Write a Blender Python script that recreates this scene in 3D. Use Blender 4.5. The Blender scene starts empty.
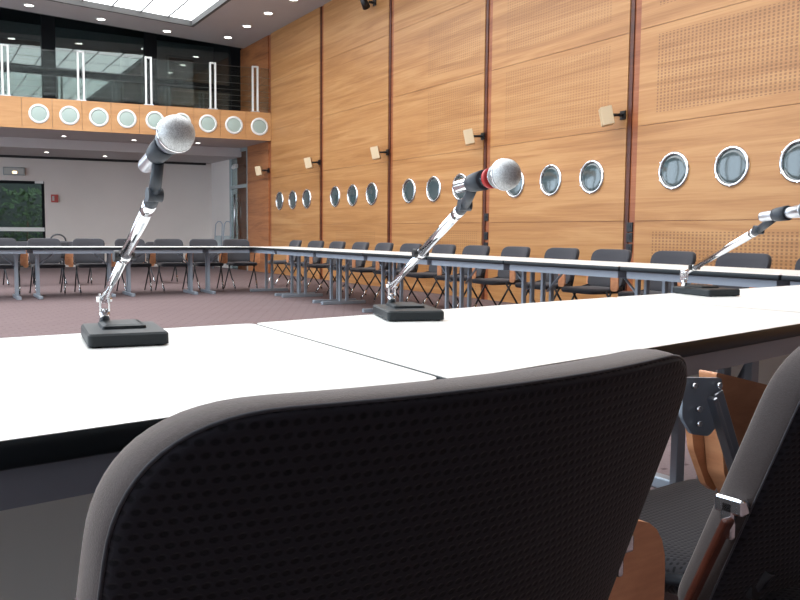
import bpy, bmesh, math, random
from mathutils import Vector, Matrix
random.seed(7)
C = bpy.context.scene.collection
sc = bpy.context.scene

# ---------------------------------------------------------------- camera
cam_d = bpy.data.cameras.new('camera')
cam_d.sensor_width = 36.0
cam_d.lens = 817.0 / 800.0 * 36.0
cam_d.clip_start = 0.02
cam = bpy.data.objects.new('camera', cam_d)
C.objects.link(cam)
Rm = Matrix(((0.85931, 0.03329, -0.51038, 0), (-0.51137, 0.0744, -0.85613, 0), (0.00947, 0.99667, 0.08096, 0), (0, 0, 0, 1)))
cam.matrix_world = Matrix.Translation((0, 0, 0.95)) @ Rm
sc.camera = cam

# ---------------------------------------------------------------- world and exposure
w = bpy.data.worlds.new('daylight')
sc.world = w
w.use_nodes = True
bg = w.node_tree.nodes['Background']
bg.inputs[0].default_value = (0.72, 0.86, 1.0, 1)
bg.inputs[1].default_value = 4.5
sc.view_settings.view_transform = 'Standard'
sc.view_settings.look = 'None'
sc.view_settings.gamma = 1
sc.view_settings.exposure = 0.0
try:
    sc.cycles.max_bounces = 6
    sc.cycles.diffuse_bounces = 4
    sc.cycles.transparent_max_bounces = 12
except Exception:
    pass
SKY_STRENGTH = 3.6

# ---------------------------------------------------------------- materials
def mat(name, col, rough=0.5, metal=0.0, spec=0.5, emit=None, es=0.0, sheen=0.0, coat=0.0):
    m = bpy.data.materials.new(name)
    m.use_nodes = True
    b = m.node_tree.nodes['Principled BSDF']
    b.inputs['Base Color'].default_value = (*col, 1)
    b.inputs['Roughness'].default_value = rough
    b.inputs['Metallic'].default_value = metal
    b.inputs['Specular IOR Level'].default_value = spec
    if sheen:
        b.inputs['Sheen Weight'].default_value = sheen
        b.inputs['Sheen Roughness'].default_value = 0.4
        b.inputs['Sheen Tint'].default_value = (1.0, 0.9, 0.84, 1)
    if coat:
        b.inputs['Coat Weight'].default_value = coat
    if emit:
        b.inputs['Emission Color'].default_value = (*emit, 1)
        b.inputs['Emission Strength'].default_value = es
    return m

class NT:
    def __init__(s, m):
        s.t = m.node_tree; s.n = s.t.nodes; s.l = s.t.links; s.b = s.n['Principled BSDF']
    def new(s, typ, **k):
        x = s.n.new(typ)
        for a, v in k.items(): setattr(x, a, v)
        return x
    def coord(s):
        return s.new('ShaderNodeTexCoord').outputs['Object']
    def xyz(s):
        q = s.new('ShaderNodeSeparateXYZ'); s.l.new(s.coord(), q.inputs[0]); return q.outputs
    def mth(s, op, a, b=None, c=None):
        x = s.new('ShaderNodeMath', operation=op)
        for i, v in enumerate((a, b, c)):
            if v is None: continue
            if isinstance(v, (int, float)): x.inputs[i].default_value = v
            else: s.l.new(v, x.inputs[i])
        return x.outputs[0]
    def mapn(s, scale, loc=(0, 0, 0), rot=(0, 0, 0)):
        x = s.new('ShaderNodeMapping'); s.l.new(s.coord(), x.inputs[0])
        x.inputs['Scale'].default_value = scale; x.inputs['Location'].default_value = loc; x.inputs['Rotation'].default_value = rot
        return x.outputs[0]
    def noise(s, vec, scale, detail=3, rough=0.5, dist=0.0):
        x = s.new('ShaderNodeTexNoise'); s.l.new(vec, x.inputs['Vector'])
        x.inputs['Scale'].default_value = scale; x.inputs['Detail'].default_value = detail
        x.inputs['Roughness'].default_value = rough; x.inputs['Distortion'].default_value = dist
        return x.outputs['Fac']
    def ramp(s, fac, stops):
        x = s.new('ShaderNodeValToRGB'); s.l.new(fac, x.inputs[0])
        e = x.color_ramp.elements
        while len(e) < len(stops): e.new(0.5)
        for i, (p, c) in enumerate(stops):
            e[i].position = p; e[i].color = (*c, 1)
        return x.outputs[0]
    def mix(s, fac, a, b, mode='MIX'):
        x = s.new('ShaderNodeMix', data_type='RGBA', blend_type=mode)
        for i, v in ((0, fac), (6, a), (7, b)):
            if isinstance(v, (int, float)): x.inputs[i].default_value = v
            elif isinstance(v, tuple): x.inputs[i].default_value = (*v, 1)
            else: s.l.new(v, x.inputs[i])
        return x.outputs[2]
    def col(s, c): s.l.new(c, s.b.inputs['Base Color'])
    def bump(s, h, strength=0.3, dist=0.01):
        x = s.new('ShaderNodeBump'); s.l.new(h, x.inputs['Height'])
        x.inputs['Strength'].default_value = strength; x.inputs['Distance'].default_value = dist
        s.l.new(x.outputs[0], s.b.inputs['Normal'])

def wood(name, a, b, c, scale=(1, 0.35, 7), rough=0.42, perf=None):
    m = mat(name, b, rough)
    t = NT(m)
    v = t.mapn(scale, rot=(0.07, 0, 0))
    n1 = t.noise(v, 0.9, 5, 0.62, 1.1)
    v2 = t.mapn((scale[0] * 3, scale[1] * 3, scale[2] * 9), rot=(0.02, 0, 0))
    n2 = t.noise(v2, 1.2, 3, 0.6)
    f = t.mth('ADD', t.mth('MULTIPLY', n1, 0.75), t.mth('MULTIPLY', n2, 0.25))
    colr = t.ramp(f, [(0.36, a), (0.5, b), (0.62, c)])
    v3 = t.mapn((0.3, 0.10, 0.45))
    n3 = t.noise(v3, 1.0, 2)
    colr = t.mix(t.mth('MULTIPLY', n3, 0.35), colr, (c[0] * 1.05, c[1] * 1.05, c[2] * 1.05))
    if perf:
        o = t.xyz(); y, z = o[1], o[2]
        tot = None
        for (y0, y1, z0, z1) in perf:
            k = t.mth('MULTIPLY', t.mth('MULTIPLY', t.mth('GREATER_THAN', y, y0), t.mth('LESS_THAN', y, y1)),
                      t.mth('MULTIPLY', t.mth('GREATER_THAN', z, z0), t.mth('LESS_THAN', z, z1)))
            tot = k if tot is None else t.mth('MAXIMUM', tot, k)
        fy = t.mth('FRACT', t.mth('MULTIPLY', y, 1 / 0.05))
        fz = t.mth('FRACT', t.mth('MULTIPLY', z, 1 / 0.034))
        slot = t.mth('MULTIPLY', t.mth('LESS_THAN', fy, 0.5), t.mth('LESS_THAN', fz, 0.6))
        tot = t.mth('MULTIPLY', tot, t.mth('ADD', 0.28, t.mth('MULTIPLY', t.mth('LESS_THAN', y, 6.7), 0.27)))
        msk = t.mth('MULTIPLY', slot, tot)
        colr = t.mix(msk, colr, (0.10, 0.045, 0.02))
    t.col(colr)
    return m

YP = [6.91 + 2.775 * k for k in range(-4, 5)]
perf = []
perf += [(4.35, 6.47, 0.10, 1.0), (4.35, 6.47, 2.32, 3.17), (4.35, 6.47, 3.48, 4.2)]
perf2 = []
perf2 += [(7.18, 9.2, 2.28, 3.20), (7.18, 9.2, 3.45, 4.3), (7.18, 9.2, 4.5, 5.3)]
perf2 += [(9.78, 11.2, 0.1, 1.0), (9.78, 11.2, 2.35, 3.2), (9.78, 11.2, 3.42, 4.2), (12.9, 14.5, 0.1, 1.0)]
M = {}
M['wood'] = wood('cherry_veneer', (0.31, 0.125, 0.036), (0.42, 0.192, 0.064), (0.51, 0.265, 0.103), perf=perf + perf2)
M['wood_dark'] = wood('dark_cherry', (0.20, 0.05, 0.016), (0.28, 0.08, 0.028), (0.36, 0.12, 0.045))
M['channel'] = wood('channel_strip', (0.045, 0.010, 0.004), (0.075, 0.016, 0.006), (0.11, 0.025, 0.01))
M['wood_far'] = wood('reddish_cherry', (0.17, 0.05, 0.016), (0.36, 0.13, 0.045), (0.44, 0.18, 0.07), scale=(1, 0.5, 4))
M['fascia'] = wood('pale_cherry', (0.42, 0.20, 0.075), (0.52, 0.26, 0.10), (0.58, 0.31, 0.13), scale=(0.5, 0.5, 5))
M['ply'] = wood('beech_plywood', (0.50, 0.20, 0.09), (0.60, 0.26, 0.125), (0.68, 0.32, 0.16), scale=(6, 6, 20), rough=0.35)
M['ply_edge'] = mat('plywood_edge', (0.62, 0.27, 0.12), 0.4)
M['chrome'] = mat('chrome', (0.85, 0.86, 0.88), 0.12, 1.0)
M['satin'] = mat('satin_metal', (0.62, 0.64, 0.68), 0.32, 1.0)
M['leg'] = mat('grey_enamel', (0.30, 0.345, 0.40), 0.35, 0.3)
M['apron'] = mat('apron_enamel', (0.27, 0.31, 0.37), 0.4, 0.0)
M['panel'] = mat('modesty_laminate', (0.78, 0.82, 0.78), 0.5)
M['rim'] = mat('black_rim', (0.012, 0.018, 0.022), 0.38, 0, 0.35)
M['black'] = mat('black_plastic', (0.012, 0.013, 0.015), 0.4)
M['blackmetal'] = mat('black_metal', (0.02, 0.022, 0.027), 0.35, 0.3)
M['base'] = mat('microphone_base_paint', (0.020, 0.025, 0.028), 0.5, 0, 0.3)
M['clip'] = mat('clip_rubber', (0.03, 0.038, 0.05), 0.45)
M['red'] = mat('red_band', (0.45, 0.02, 0.02), 0.4)
M['redbox'] = mat('red_box', (0.40, 0.05, 0.04), 0.5)
M['white'] = mat('white_paint', (0.72, 0.72, 0.70), 0.5)
M['wire'] = mat('wire_steel', (0.25, 0.27, 0.27), 0.4, 0.6)
M['post'] = mat('white_post', (0.82, 0.84, 0.83), 0.4)
M['speaker'] = mat('cream_box', (0.66, 0.52, 0.34), 0.55)
M['grille'] = mat('speaker_grille', (0.60, 0.46, 0.29), 0.8)
M['darkgrey'] = mat('dark_grey_paint', (0.12, 0.12, 0.13), 0.8)
M['mull'] = mat('black_mullion', (0.008, 0.009, 0.011), 0.6, 0, 0.1)
M['darkwall'] = mat('dark_wall', (0.10, 0.104, 0.11), 0.8)
M['frame'] = mat('grey_frame', (0.30, 0.33, 0.33), 0.5)
M['lamp'] = mat('lamp_glow', (1, 1, 1), 0.5, emit=(1, 0.95, 0.88), es=12)
M['exitlamp'] = mat('sign_glow', (1, 0.9, 0.7), 0.5, emit=(1, 0.72, 0.4), es=3)
M['exitface'] = mat('sign_face', (0.45, 0.45, 0.43), 0.5)
M['leaf'] = mat('leaf', (0.10, 0.16, 0.06), 0.6)
M['bag'] = mat('bag_cloth', (0.05, 0.05, 0.055), 0.7)
M['sky'] = mat('diffuser', (0.9, 0.9, 0.9), 0.6, emit=(0.95, 0.985, 1.0), es=SKY_STRENGTH)
M['skyframe'] = mat('skylight_frame', (0.10, 0.10, 0.10), 0.7)

def ceil_mat(name, c):
    m = mat(name, c, 0.8); t = NT(m)
    n = t.noise(t.mapn((1, 1, 1)), 0.6, 3)
    t.col(t.ramp(n, [(0.3, tuple(x * 0.94 for x in c)), (0.7, tuple(min(1, x * 1.05) for x in c))]))
    return m
M['ceil'] = ceil_mat('ceiling_paint', (0.47, 0.45, 0.46))
M['soffit'] = ceil_mat('soffit_paint', (0.50, 0.47, 0.47))
M['wallw'] = ceil_mat('wall_paint', (0.69, 0.63, 0.59))

# table laminate
m = mat('white_laminate', (0.86, 0.86, 0.83), 0.35); t = NT(m)
n = t.noise(t.mapn((1, 1, 1)), 2.0, 4)
t.col(t.ramp(n, [(0.3, (0.83, 0.83, 0.80)), (0.7, (0.88, 0.88, 0.86))]))
M['lam'] = m

# carpet: mauve tiles with rows of dark dashes
m = mat('mauve_carpet', (0.3, 0.22, 0.23), 0.95, spec=0.1); t = NT(m)
o = t.xyz(); x, y = o[0], o[1]
n = t.noise(t.mapn((1, 1, 1)), 90, 2)
n2 = t.noise(t.mapn((0.5, 2.2, 1)), 1.3, 3)
base = t.mix(n, (0.145, 0.105, 0.108), (0.22, 0.165, 0.165))
base = t.mix(t.mth('MULTIPLY', n2, 0.5), base, (0.125, 0.09, 0.092))
row = t.mth('FLOOR', t.mth('MULTIPLY', y, 1 / 0.125))
fx = t.mth('FRACT', t.mth('ADD', t.mth('MULTIPLY', x, 1 / 0.13), t.mth('MULTIPLY', row, 0.5)))
fy = t.mth('FRACT', t.mth('MULTIPLY', y, 1 / 0.125))
dash = t.mth('MULTIPLY', t.mth('LESS_THAN', fx, 0.22), t.mth('LESS_THAN', fy, 0.16))
seam = t.mth('LESS_THAN', t.mth('FRACT', t.mth('MULTIPLY', y, 1 / 0.5)), 0.05)
base = t.mix(t.mth('MULTIPLY', dash, 0.8), base, (0.06, 0.035, 0.04))
base = t.mix(t.mth('MULTIPLY', seam, 0.3), base, (0.12, 0.085, 0.09))
t.col(base); t.bump(n, 0.4, 0.004)
M['carpet'] = m

# chair fabric
def fabric(name, a, b, dots=True, sheen=0.5, flat=False):
    m = mat(name, a, 0.9, spec=0.15, sheen=sheen); t = NT(m)
    n = t.noise(t.mapn((1, 1, 1)), 900, 2)
    if dots:
        o = t.xyz(); p = 0.0088
        # rows counted down the back and along the seat
        h = o[1] if flat else o[2]
        row = t.mth('FLOOR', t.mth('MULTIPLY', h, 1 / p))
        u = t.mth('FRACT', t.mth('ADD', t.mth('MULTIPLY', o[0], 1 / p), t.mth('MULTIPLY', row, 0.5)))
        v = t.mth('FRACT', t.mth('MULTIPLY', h, 1 / p))
        du = t.mth('POWER', t.mth('ABSOLUTE', t.mth('SUBTRACT', u, 0.5)), 2)
        dv = t.mth('POWER', t.mth('MULTIPLY', t.mth('ABSOLUTE', t.mth('SUBTRACT', v, 0.5)), 1.25), 2)
        d = t.mth('SQRT', t.mth('ADD', du, dv))
        mr = t.new('ShaderNodeMapRange'); t.l.new(d, mr.inputs[0])
        mr.inputs[1].default_value = 0.22; mr.inputs[2].default_value = 0.42
        k = mr.outputs[0]
        colr = t.mix(k, b, a)
        colr = t.mix(t.mth('MULTIPLY', n, 0.35), colr, tuple(q * 1.5 for q in a))
        t.col(colr)
        t.bump(t.mth('ADD', k, t.mth('MULTIPLY', n, 0.3)), 0.5, 0.0010)
    else:
        wv = t.noise(t.mapn((300, 300, 700)), 1.0, 2)
        t.col(t.mix(wv, tuple(q * 0.8 for q in a), tuple(q * 1.3 for q in a)))
        t.bump(n, 0.5, 0.0008)
    return m
M['fab'] = fabric('black_waffle_fabric', (0.019, 0.018, 0.023), (0.003, 0.003, 0.004), sheen=0.2)
M['fabseat'] = fabric('black_waffle_seat_fabric', (0.030, 0.029, 0.033), (0.004, 0.004, 0.005), sheen=0.25, flat=True)
M['fabrim'] = fabric('ribbed_border_fabric', (0.078, 0.066, 0.064), (0.02, 0.02, 0.02), dots=False, sheen=0.4)
M['fabfar'] = mat('charcoal_fabric', (0.052, 0.052, 0.060), 0.85, spec=0.2, sheen=0.25)
# microphone mesh
m = mat('mesh_grille', (0.5, 0.5, 0.5), 0.45, 0.35); t = NT(m)
vv = t.new('ShaderNodeTexVoronoi'); t.l.new(t.mapn((1, 1, 1)), vv.inputs['Vector']); vv.inputs['Scale'].default_value = 700
t.col(t.ramp(vv.outputs['Distance'], [(0.1, (0.16, 0.16, 0.165)), (0.6, (0.66, 0.67, 0.67))]))
t.bump(vv.outputs['Distance'], 0.3, 0.0006)
M['mesh'] = m

def glass(name, tint, refl, rough=0.02):
    m = bpy.data.materials.new(name); m.use_nodes = True
    nt = m.node_tree; nt.nodes.remove(nt.nodes['Principled BSDF'])
    out = nt.nodes['Material Output']
    tr = nt.nodes.new('ShaderNodeBsdfTransparent'); tr.inputs[0].default_value = (*tint, 1)
    gl = nt.nodes.new('ShaderNodeBsdfGlossy'); gl.inputs[0].default_value = (0.9, 0.97, 0.95, 1); gl.inputs['Roughness'].default_value = rough
    mx = nt.nodes.new('ShaderNodeMixShader'); mx.inputs[0].default_value = refl
    nt.links.new(tr.outputs[0], mx.inputs[1]); nt.links.new(gl.outputs[0], mx.inputs[2]); nt.links.new(mx.outputs[0], out.inputs[0])
    return m
M['glass_dark'] = glass('tinted_glass', (0.62, 0.66, 0.66), 0.10)
M['glass_clear'] = glass('clear_glass', (0.90, 0.94, 0.93), 0.008)
M['glass_win'] = glass('window_glass', (0.9, 0.93, 0.93), 0.04)
M['port'] = mat('porthole_glass', (0.05, 0.075, 0.08), 0.10, 0.0, 0.8, coat=0.6)
M['port_pale'] = mat('frosted_porthole_glass', (0.40, 0.50, 0.46), 0.25)

# ---------------------------------------------------------------- mesh helpers
class MB:
    def __init__(s): s.bm = bmesh.new(); s.mi = 0
    def _f(s, vs, smooth=False):
        try:
            f = s.bm.faces.new(vs); f.smooth = smooth; f.material_index = s.mi; return f
        except ValueError: return None
    def box(s, c, size, rz=0.0, bev=0.0, rot=None):
        x, y, z = (q / 2 for q in size)
        R = rot if rot is not None else Matrix.Rotation(rz, 3, 'Z')
        vs = [s.bm.verts.new(Vector(c) + R @ Vector((a * x, b * y, d * z))) for a in (-1, 1) for b in (-1, 1) for d in (-1, 1)]
        fs = [s._f([vs[i] for i in q]) for q in ((0, 1, 3, 2), (4, 6, 7, 5), (0, 4, 5, 1), (2, 3, 7, 6), (0, 2, 6, 4), (1, 5, 7, 3))]
        if bev > 0:
            es = list({e for f in fs for e in f.edges})
            r = bmesh.ops.bevel(s.bm, geom=es, offset=bev, segments=2, affect='EDGES', profile=0.5)
            for f in r['faces']: f.material_index = s.mi
        return s
    def bar(s, p0, p1, wx, wy, bev=0.0):
        p0, p1 = Vector(p0), Vector(p1); d = (p1 - p0)
        q = d.to_track_quat('Z', 'Y').to_matrix()
        return s.box((p0 + p1) / 2, (wx, wy, d.length), rot=q, bev=bev)
    def cyl(s, p0, p1, r0, r1=None, n=16, caps=True, smooth=True):
        r1 = r0 if r1 is None else r1
        p0, p1 = Vector(p0), Vector(p1)
        q = (p1 - p0).to_track_quat('Z', 'Y').to_matrix()
        A = []; B = []
        for i in range(n):
            a = 2 * math.pi * i / n; v = Vector((math.cos(a), math.sin(a), 0))
            A.append(s.bm.verts.new(p0 + q @ (v * r0))); B.append(s.bm.verts.new(p1 + q @ (v * r1)))
        for i in range(n):
            j = (i + 1) % n; s._f((A[i], A[j], B[j], B[i]), smooth)
        if caps: s._f(A[::-1]); s._f(B)
        return s
    def lathe(s, p0, p1, prof, n=24, smooth=True):
        """prof: (t along the axis in metres, radius)"""
        p0, p1 = Vector(p0), Vector(p1); d = (p1 - p0).normalized()
        q = d.to_track_quat('Z', 'Y').to_matrix(); rings = []
        for (tt, r) in prof:
            rr = max(r, 1e-5)
            rings.append([s.bm.verts.new(p0 + d * tt + q @ Vector((math.cos(2 * math.pi * i / n) * rr, math.sin(2 * math.pi * i / n) * rr, 0))) for i in range(n)])
        for a, b in zip(rings, rings[1:]):
            for i in range(n):
                j = (i + 1) % n; s._f((a[i], a[j], b[j], b[i]), smooth)
        s._f(rings[0][::-1]); s._f(rings[-1])
        return s
    def tube(s, pts, r, n=10, closed=False):
        pts = [Vector(p) for p in pts]; rings = []
        N = len(pts)
        up = None
        for k in range(N):
            a = pts[(k - 1) % N] if (closed or k > 0) else pts[k]
            b = pts[(k + 1) % N] if (closed or k < N - 1) else pts[k]
            d = (b - a).normalized()
            if up is None:
                up = Vector((0, 0, 1)) if abs(d.z) < 0.9 else Vector((1, 0, 0))
            sx = d.cross(up).normalized(); u2 = sx.cross(d).normalized(); up = u2
            rings.append([s.bm.verts.new(pts[k] + (sx * math.cos(2 * math.pi * i / n) + u2 * math.sin(2 * math.pi * i / n)) * r) for i in range(n)])
        rng = range(N) if closed else range(N - 1)
        for k in rng:
            a, b = rings[k], rings[(k + 1) % N]
            for i in range(n):
                j = (i + 1) % n; s._f((a[i], b[i], b[j], a[j]), True)
        if not closed: s._f(rings[0]); s._f(rings[-1][::-1])
        return s
    def prism(s, poly, z0, z1, smooth=False):
        A = [s.bm.verts.new((p[0], p[1], z0)) for p in poly]; B = [s.bm.verts.new((p[0], p[1], z1)) for p in poly]
        n = len(poly)
        s._f(A[::-1]); s._f(B)
        for i in range(n): s._f((A[i], A[(i + 1) % n], B[(i + 1) % n], B[i]), smooth)
        return s
    def rings(s, rings, smooth=True, capa=True, capb=True):
        R = [[s.bm.verts.new(p) for p in r] for r in rings]; n = len(R[0])
        for a, b in zip(R, R[1:]):
            for i in range(n): s._f((a[i], a[(i + 1) % n], b[(i + 1) % n], b[i]), smooth)
        if capa: s._f(R[0][::-1], smooth)
        if capb: s._f(R[-1], smooth)
        return s
    def build(s, name, m, parent=None, mats=None):
        bmesh.ops.recalc_face_normals(s.bm, faces=s.bm.faces[:])
        me = bpy.data.meshes.new(name); s.bm.to_mesh(me); s.bm.free()
        for q in (mats or [m]): me.materials.append(q)
        o = bpy.data.objects.new(name, me); C.objects.link(o)
        if parent: o.parent = parent
        return o

def rounded(poly, r, seg=5):
    """rounds every corner of a convex polygon; r may be a list"""
    out = []; n = len(poly)
    for i in range(n):
        rr = r[i] if isinstance(r, (list, tuple)) else r
        p = Vector(poly[i][:2]); a = (Vector(poly[i - 1][:2]) - p).normalized(); b = (Vector(poly[(i + 1) % n][:2]) - p).normalized()
        if rr <= 0: out.append(tuple(p)); continue
        for k in range(seg + 1):
            tt = k / seg
            q = (p + a * rr) * (1 - tt) ** 2 + p * 2 * tt * (1 - tt) + (p + b * rr) * tt ** 2
            out.append(tuple(q))
    return out
def inset(poly, d):
    c = Vector((sum(p[0] for p in poly) / len(poly), sum(p[1] for p in poly) / len(poly)))
    out = []; n = len(poly)
    for i in range(n):
        p = Vector(poly[i]); a = (p - Vector(poly[i - 1])); b = (Vector(poly[(i + 1) % n]) - p)
        na = Vector((-a.y, a.x)).normalized() if a.length > 1e-9 else Vector((0, 0)); nb = Vector((-b.y, b.x)).normalized() if b.length > 1e-9 else Vector((0, 0))
        nn = (na + nb).normalized()
        if nn.dot(c - p) < 0: nn = -nn
        out.append(tuple(p + nn * d))
    return out

def tag(o, label, cat, group=None, kind=None):
    o['label'] = label; o['category'] = cat
    if group: o['group'] = group
    if kind: o['kind'] = kind
    return o
def empty(name, loc=(0, 0, 0), rz=0.0):
    o = bpy.data.objects.new(name, None); o.empty_display_size = 0.1
    C.objects.link(o); o.location = loc; o.rotation_euler = (0, 0, rz); return o
def struct(o): o['kind'] = 'structure'; return o
def kids(o): return [c for c in bpy.data.objects if c.parent == o]
def copy_tree(o, parent=None):
    c = o.copy(); C.objects.link(c)
    if parent: c.parent = parent
    for ch in kids(o): copy_tree(ch, c)
    return c

# ================================================================ SETTING
D = 7.15; CZ = 5.45
XL = -6.5; YN = -5.0; YF = 24.0
struct(MB().box(((XL + 8) / 2, (YN + 25) / 2, -0.05), (8 - XL + 1, 25 - YN, 0.1)).build('floor', M['carpet']))

# right wall: panels with shadow gaps, recessed dark channels
zs = [0.0, 1.12, 2.195, 3.27, 4.36, CZ + 0.03]
wp = MB()
for k in range(len(YP) - 1):
    y0, y1 = YP[k], YP[k + 1] - 0.175
    for a, b in zip(zs, zs[1:]):
        wp.box((D + 0.0125, (y0 + y1) / 2, (a + b) / 2), (0.025, y1 - y0, b - a - 0.006))
struct(wp.build('wall_right', M['wood']))
wb = MB()
wb.box((D + 0.075, (YN + 20.2) / 2, CZ / 2), (0.1, 20.2 - YN, CZ + 0.2))
struct(wb.build('wall_right_backing', M['wood_dark']))
# the reddish end bay beside and under the balcony
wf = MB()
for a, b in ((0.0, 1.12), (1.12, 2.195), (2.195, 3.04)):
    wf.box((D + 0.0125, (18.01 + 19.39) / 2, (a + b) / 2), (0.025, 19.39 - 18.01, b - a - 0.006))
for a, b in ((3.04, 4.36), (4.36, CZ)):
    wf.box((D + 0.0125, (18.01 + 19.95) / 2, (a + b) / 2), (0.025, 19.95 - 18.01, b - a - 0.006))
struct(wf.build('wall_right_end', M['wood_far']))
n_ = 1
for k in range(1, len(YP) - 1):
    y = YP[k + 0] - 0.005
    tr = MB().box((D + 0.0175, y - 0.03, CZ / 2), (0.015, 0.055, CZ)).build('trim_%d' % n_, M['channel']); struct(tr); n_ += 1

# portholes on the right wall
def porthole(name, glassm, chrome, r=0.175, rw=0.035):
    root = empty(name)
    m = MB(); n = 40
    prof = [(0.0, r + rw), (0.012, r + rw), (0.022, r + rw * 0.7), (0.026, r + 0.012), (0.02, r), (0.004, r)]
    R = []
    for (h, rr) in prof:
        R.append([Vector((-h, math.cos(2 * math.pi * i / n) * rr, math.sin(2 * math.pi * i / n) * rr)) for i in range(n)])
    m.rings(R, capa=False, capb=False); m.build('rim', chrome, root)
    g = MB(); g.rings([[Vector((-h, math.cos(2 * math.pi * i / n) * rr, math.sin(2 * math.pi * i / n) * rr)) for i in range(n)] for (h, rr) in ((0.004, r + 0.002), (0.008, r), (0.012, r * 0.8), (0.014, r * 0.4), (0.0145, 0.01))], capa=False)
    g.build('pane', glassm, root)
    return root
def bolts(root, r=0.2, n=6):
    for i in range(n):
        a = math.pi / 6 + 2 * math.pi * i / n
        MB().cyl((-0.02, math.cos(a) * r, math.sin(a) * r), (-0.032, math.cos(a) * r, math.sin(a) * r), 0.009, 0.007, 8).build('bolt', M['chrome'], root)
ph = porthole('porthole', M['port'], M['chrome']); bolts(ph, 0.194)
mid = [(YP[k] + YP[k + 1] - 0.16) / 2 for k in range(len(YP) - 1)]
ordn = ['left', 'middle', 'right']
bay = {3: 'the wood wall bay nearest the right edge of the photo', 4: 'the wood bay behind the second microphone head',
       5: 'the fourth wood bay from the balcony', 6: 'the wood bay between the second and third loudspeakers', 7: 'the wood bay closest to the balcony'}
bay = {3: 'the bay at the right edge of the photo', 4: 'the bay right of the red-banded microphone head',
       5: 'the bay left of the red-banded microphone head', 6: 'the second bay from the balcony', 7: 'the bay next to the balcony'}
first = True
PH = {3: [6.194, 5.46, 4.72], 4: [8.934, 8.194, 7.447], 5: [11.72, 10.97, 10.23], 6: [14.50, 13.76, 13.01], 7: [17.32, 16.58, 15.84]}
for k in (3, 4, 5, 6, 7):
    for j in range(3):
        o = ph if first else copy_tree(ph); first = False
        o.location = (D, PH[k][j], 1.66)
        tag(o, 'chrome-rimmed round porthole, %s of three in %s' % (ordn[j], bay[k]), 'porthole', 'chrome portholes along the wood wall')

# loudspeakers on the wall
def loudspeaker():
    root = empty('wall_loudspeaker')
    R = Matrix.Rotation(math.radians(-38), 3, 'Z') @ Matrix.Rotation(math.radians(-12), 3, 'Y')
    MB().box((0, 0, 0), (0.13, 0.17, 0.21), bev=0.006, rot=R).build('cabinet', M['speaker'], root)
    MB().box(R @ Vector((-0.068, 0, 0)), (0.006, 0.15, 0.19), rot=R).build('grille', M['grille'], root)
    m = MB(); m.cyl(R @ Vector((0.06, 0, 0.0)), (0.14, -0.06, 0.02), 0.018, n=10); m.cyl((0.14, -0.06, 0.02), (0.19, -0.06, 0.02), 0.02, n=10)
    m.box((0.197, -0.06, 0.02), (0.02, 0.08, 0.10)); m.build('bracket', M['black'], root)
    return root
sp = loudspeaker()
lab = ['nearest and largest cream loudspeaker on the wood wall, at its right', 'cream loudspeaker on the wood wall above the red-banded microphone',
       'cream wall loudspeaker third from the right of the wood wall', 'cream wall loudspeaker between the third one and the balcony, next bay but one to it',
       'small cream loudspeaker under the balcony end, on the reddish wood']
lab[3] = 'cream wall loudspeaker in the full-height bay next to the balcony'
for i, (y, z) in enumerate(((7.02, 2.325), (9.74, 2.344), (12.51, 2.335), (15.29, 2.354), (18.05, 2.361))):
    o = sp if i == 0 else copy_tree(sp)
    o.location = (D - 0.207 if i < 0 else D - 0.207, y, z)
    tag(o, lab[i], 'loudspeaker', 'cream loudspeakers on the wood wall')
# dark spotlight high on the wall, at the top edge of the photo
r_ = empty('spotlight', (D - 0.12, 12.95, 4.98)); tag(r_, 'small black spotlight high on the wood wall at the top edge', 'spotlight')
MB().cyl((-0.02, 0.06, -0.06), (-0.14, -0.02, 0.06), 0.075, 0.055, 16).build('head', M['black'], r_)
MB().box((0.06, 0, 0.02), (0.12, 0.04, 0.04)).box((0.11, 0, 0.03), (0.02, 0.10, 0.12)).build('bracket', M['black'], r_)
# black sockets in the channels
first = None
for k, zz in ((4, (0.80, 0.93, 1.05)), (5, (0.78, 0.93, 1.2)), (3, (0.80,))):
    for i, z in enumerate(zz):
        if first is None:
            first = empty('socket_plate')
            MB().box((0, 0, 0), (0.02, 0.09, 0.11), bev=0.004).build('plate', M['black'], first)
            MB().cyl((-0.008, 0, 0.01), (-0.016, 0, 0.01), 0.022, n=12).build('outlet', M['blackmetal'], first)
            o = first
        else: o = copy_tree(first)
        o.location = (D + 0.018, YP[k] - 0.085, z)
        chn = {4: 'the wall channel above the second microphone clip', 5: 'the wall channel left of the second microphone arm', 3: 'the wall channel nearest the right edge'}[k]
        pos = ['lowest', 'middle', 'highest'][i] if len(zz) > 1 else 'single'
        tag(o, '%s black socket plate in %s' % (pos, chn), 'socket', 'black socket plates in the wall channels')

# ceiling with skylight opening
def skyY(x): return 17.72 + (x - 2.374) * 0.1635
SX = 5.49
def edgeY(x): return 18.734 + (x - 1.68) * 0.160
c = MB()
SY0 = 0.9
c.prism([(XL, YN), (SX, YN), (SX, SY0), (XL, SY0)], CZ, CZ + 0.15)
c.prism([(SX, YN), (D + 0.2, YN), (D + 0.2, edgeY(D + 0.2)), (SX, edgeY(SX))], CZ, CZ + 0.15)
c.prism([(XL, skyY(XL)), (SX, skyY(SX)), (SX, edgeY(SX)), (XL, edgeY(XL))], CZ, CZ + 0.15)
c.prism([(XL, SY0), (-5.3, SY0), (-5.3, skyY(-5.3)), (XL, skyY(XL))], CZ, CZ + 0.15)
struct(c.build('ceiling', M['ceil']))
fr = MB()
fr.prism([(SX - 0.07, SY0), (SX, SY0), (SX, skyY(SX)), (SX - 0.07, skyY(SX - 0.07) - 0.0)], CZ - 0.0, CZ + 0.14)
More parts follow.
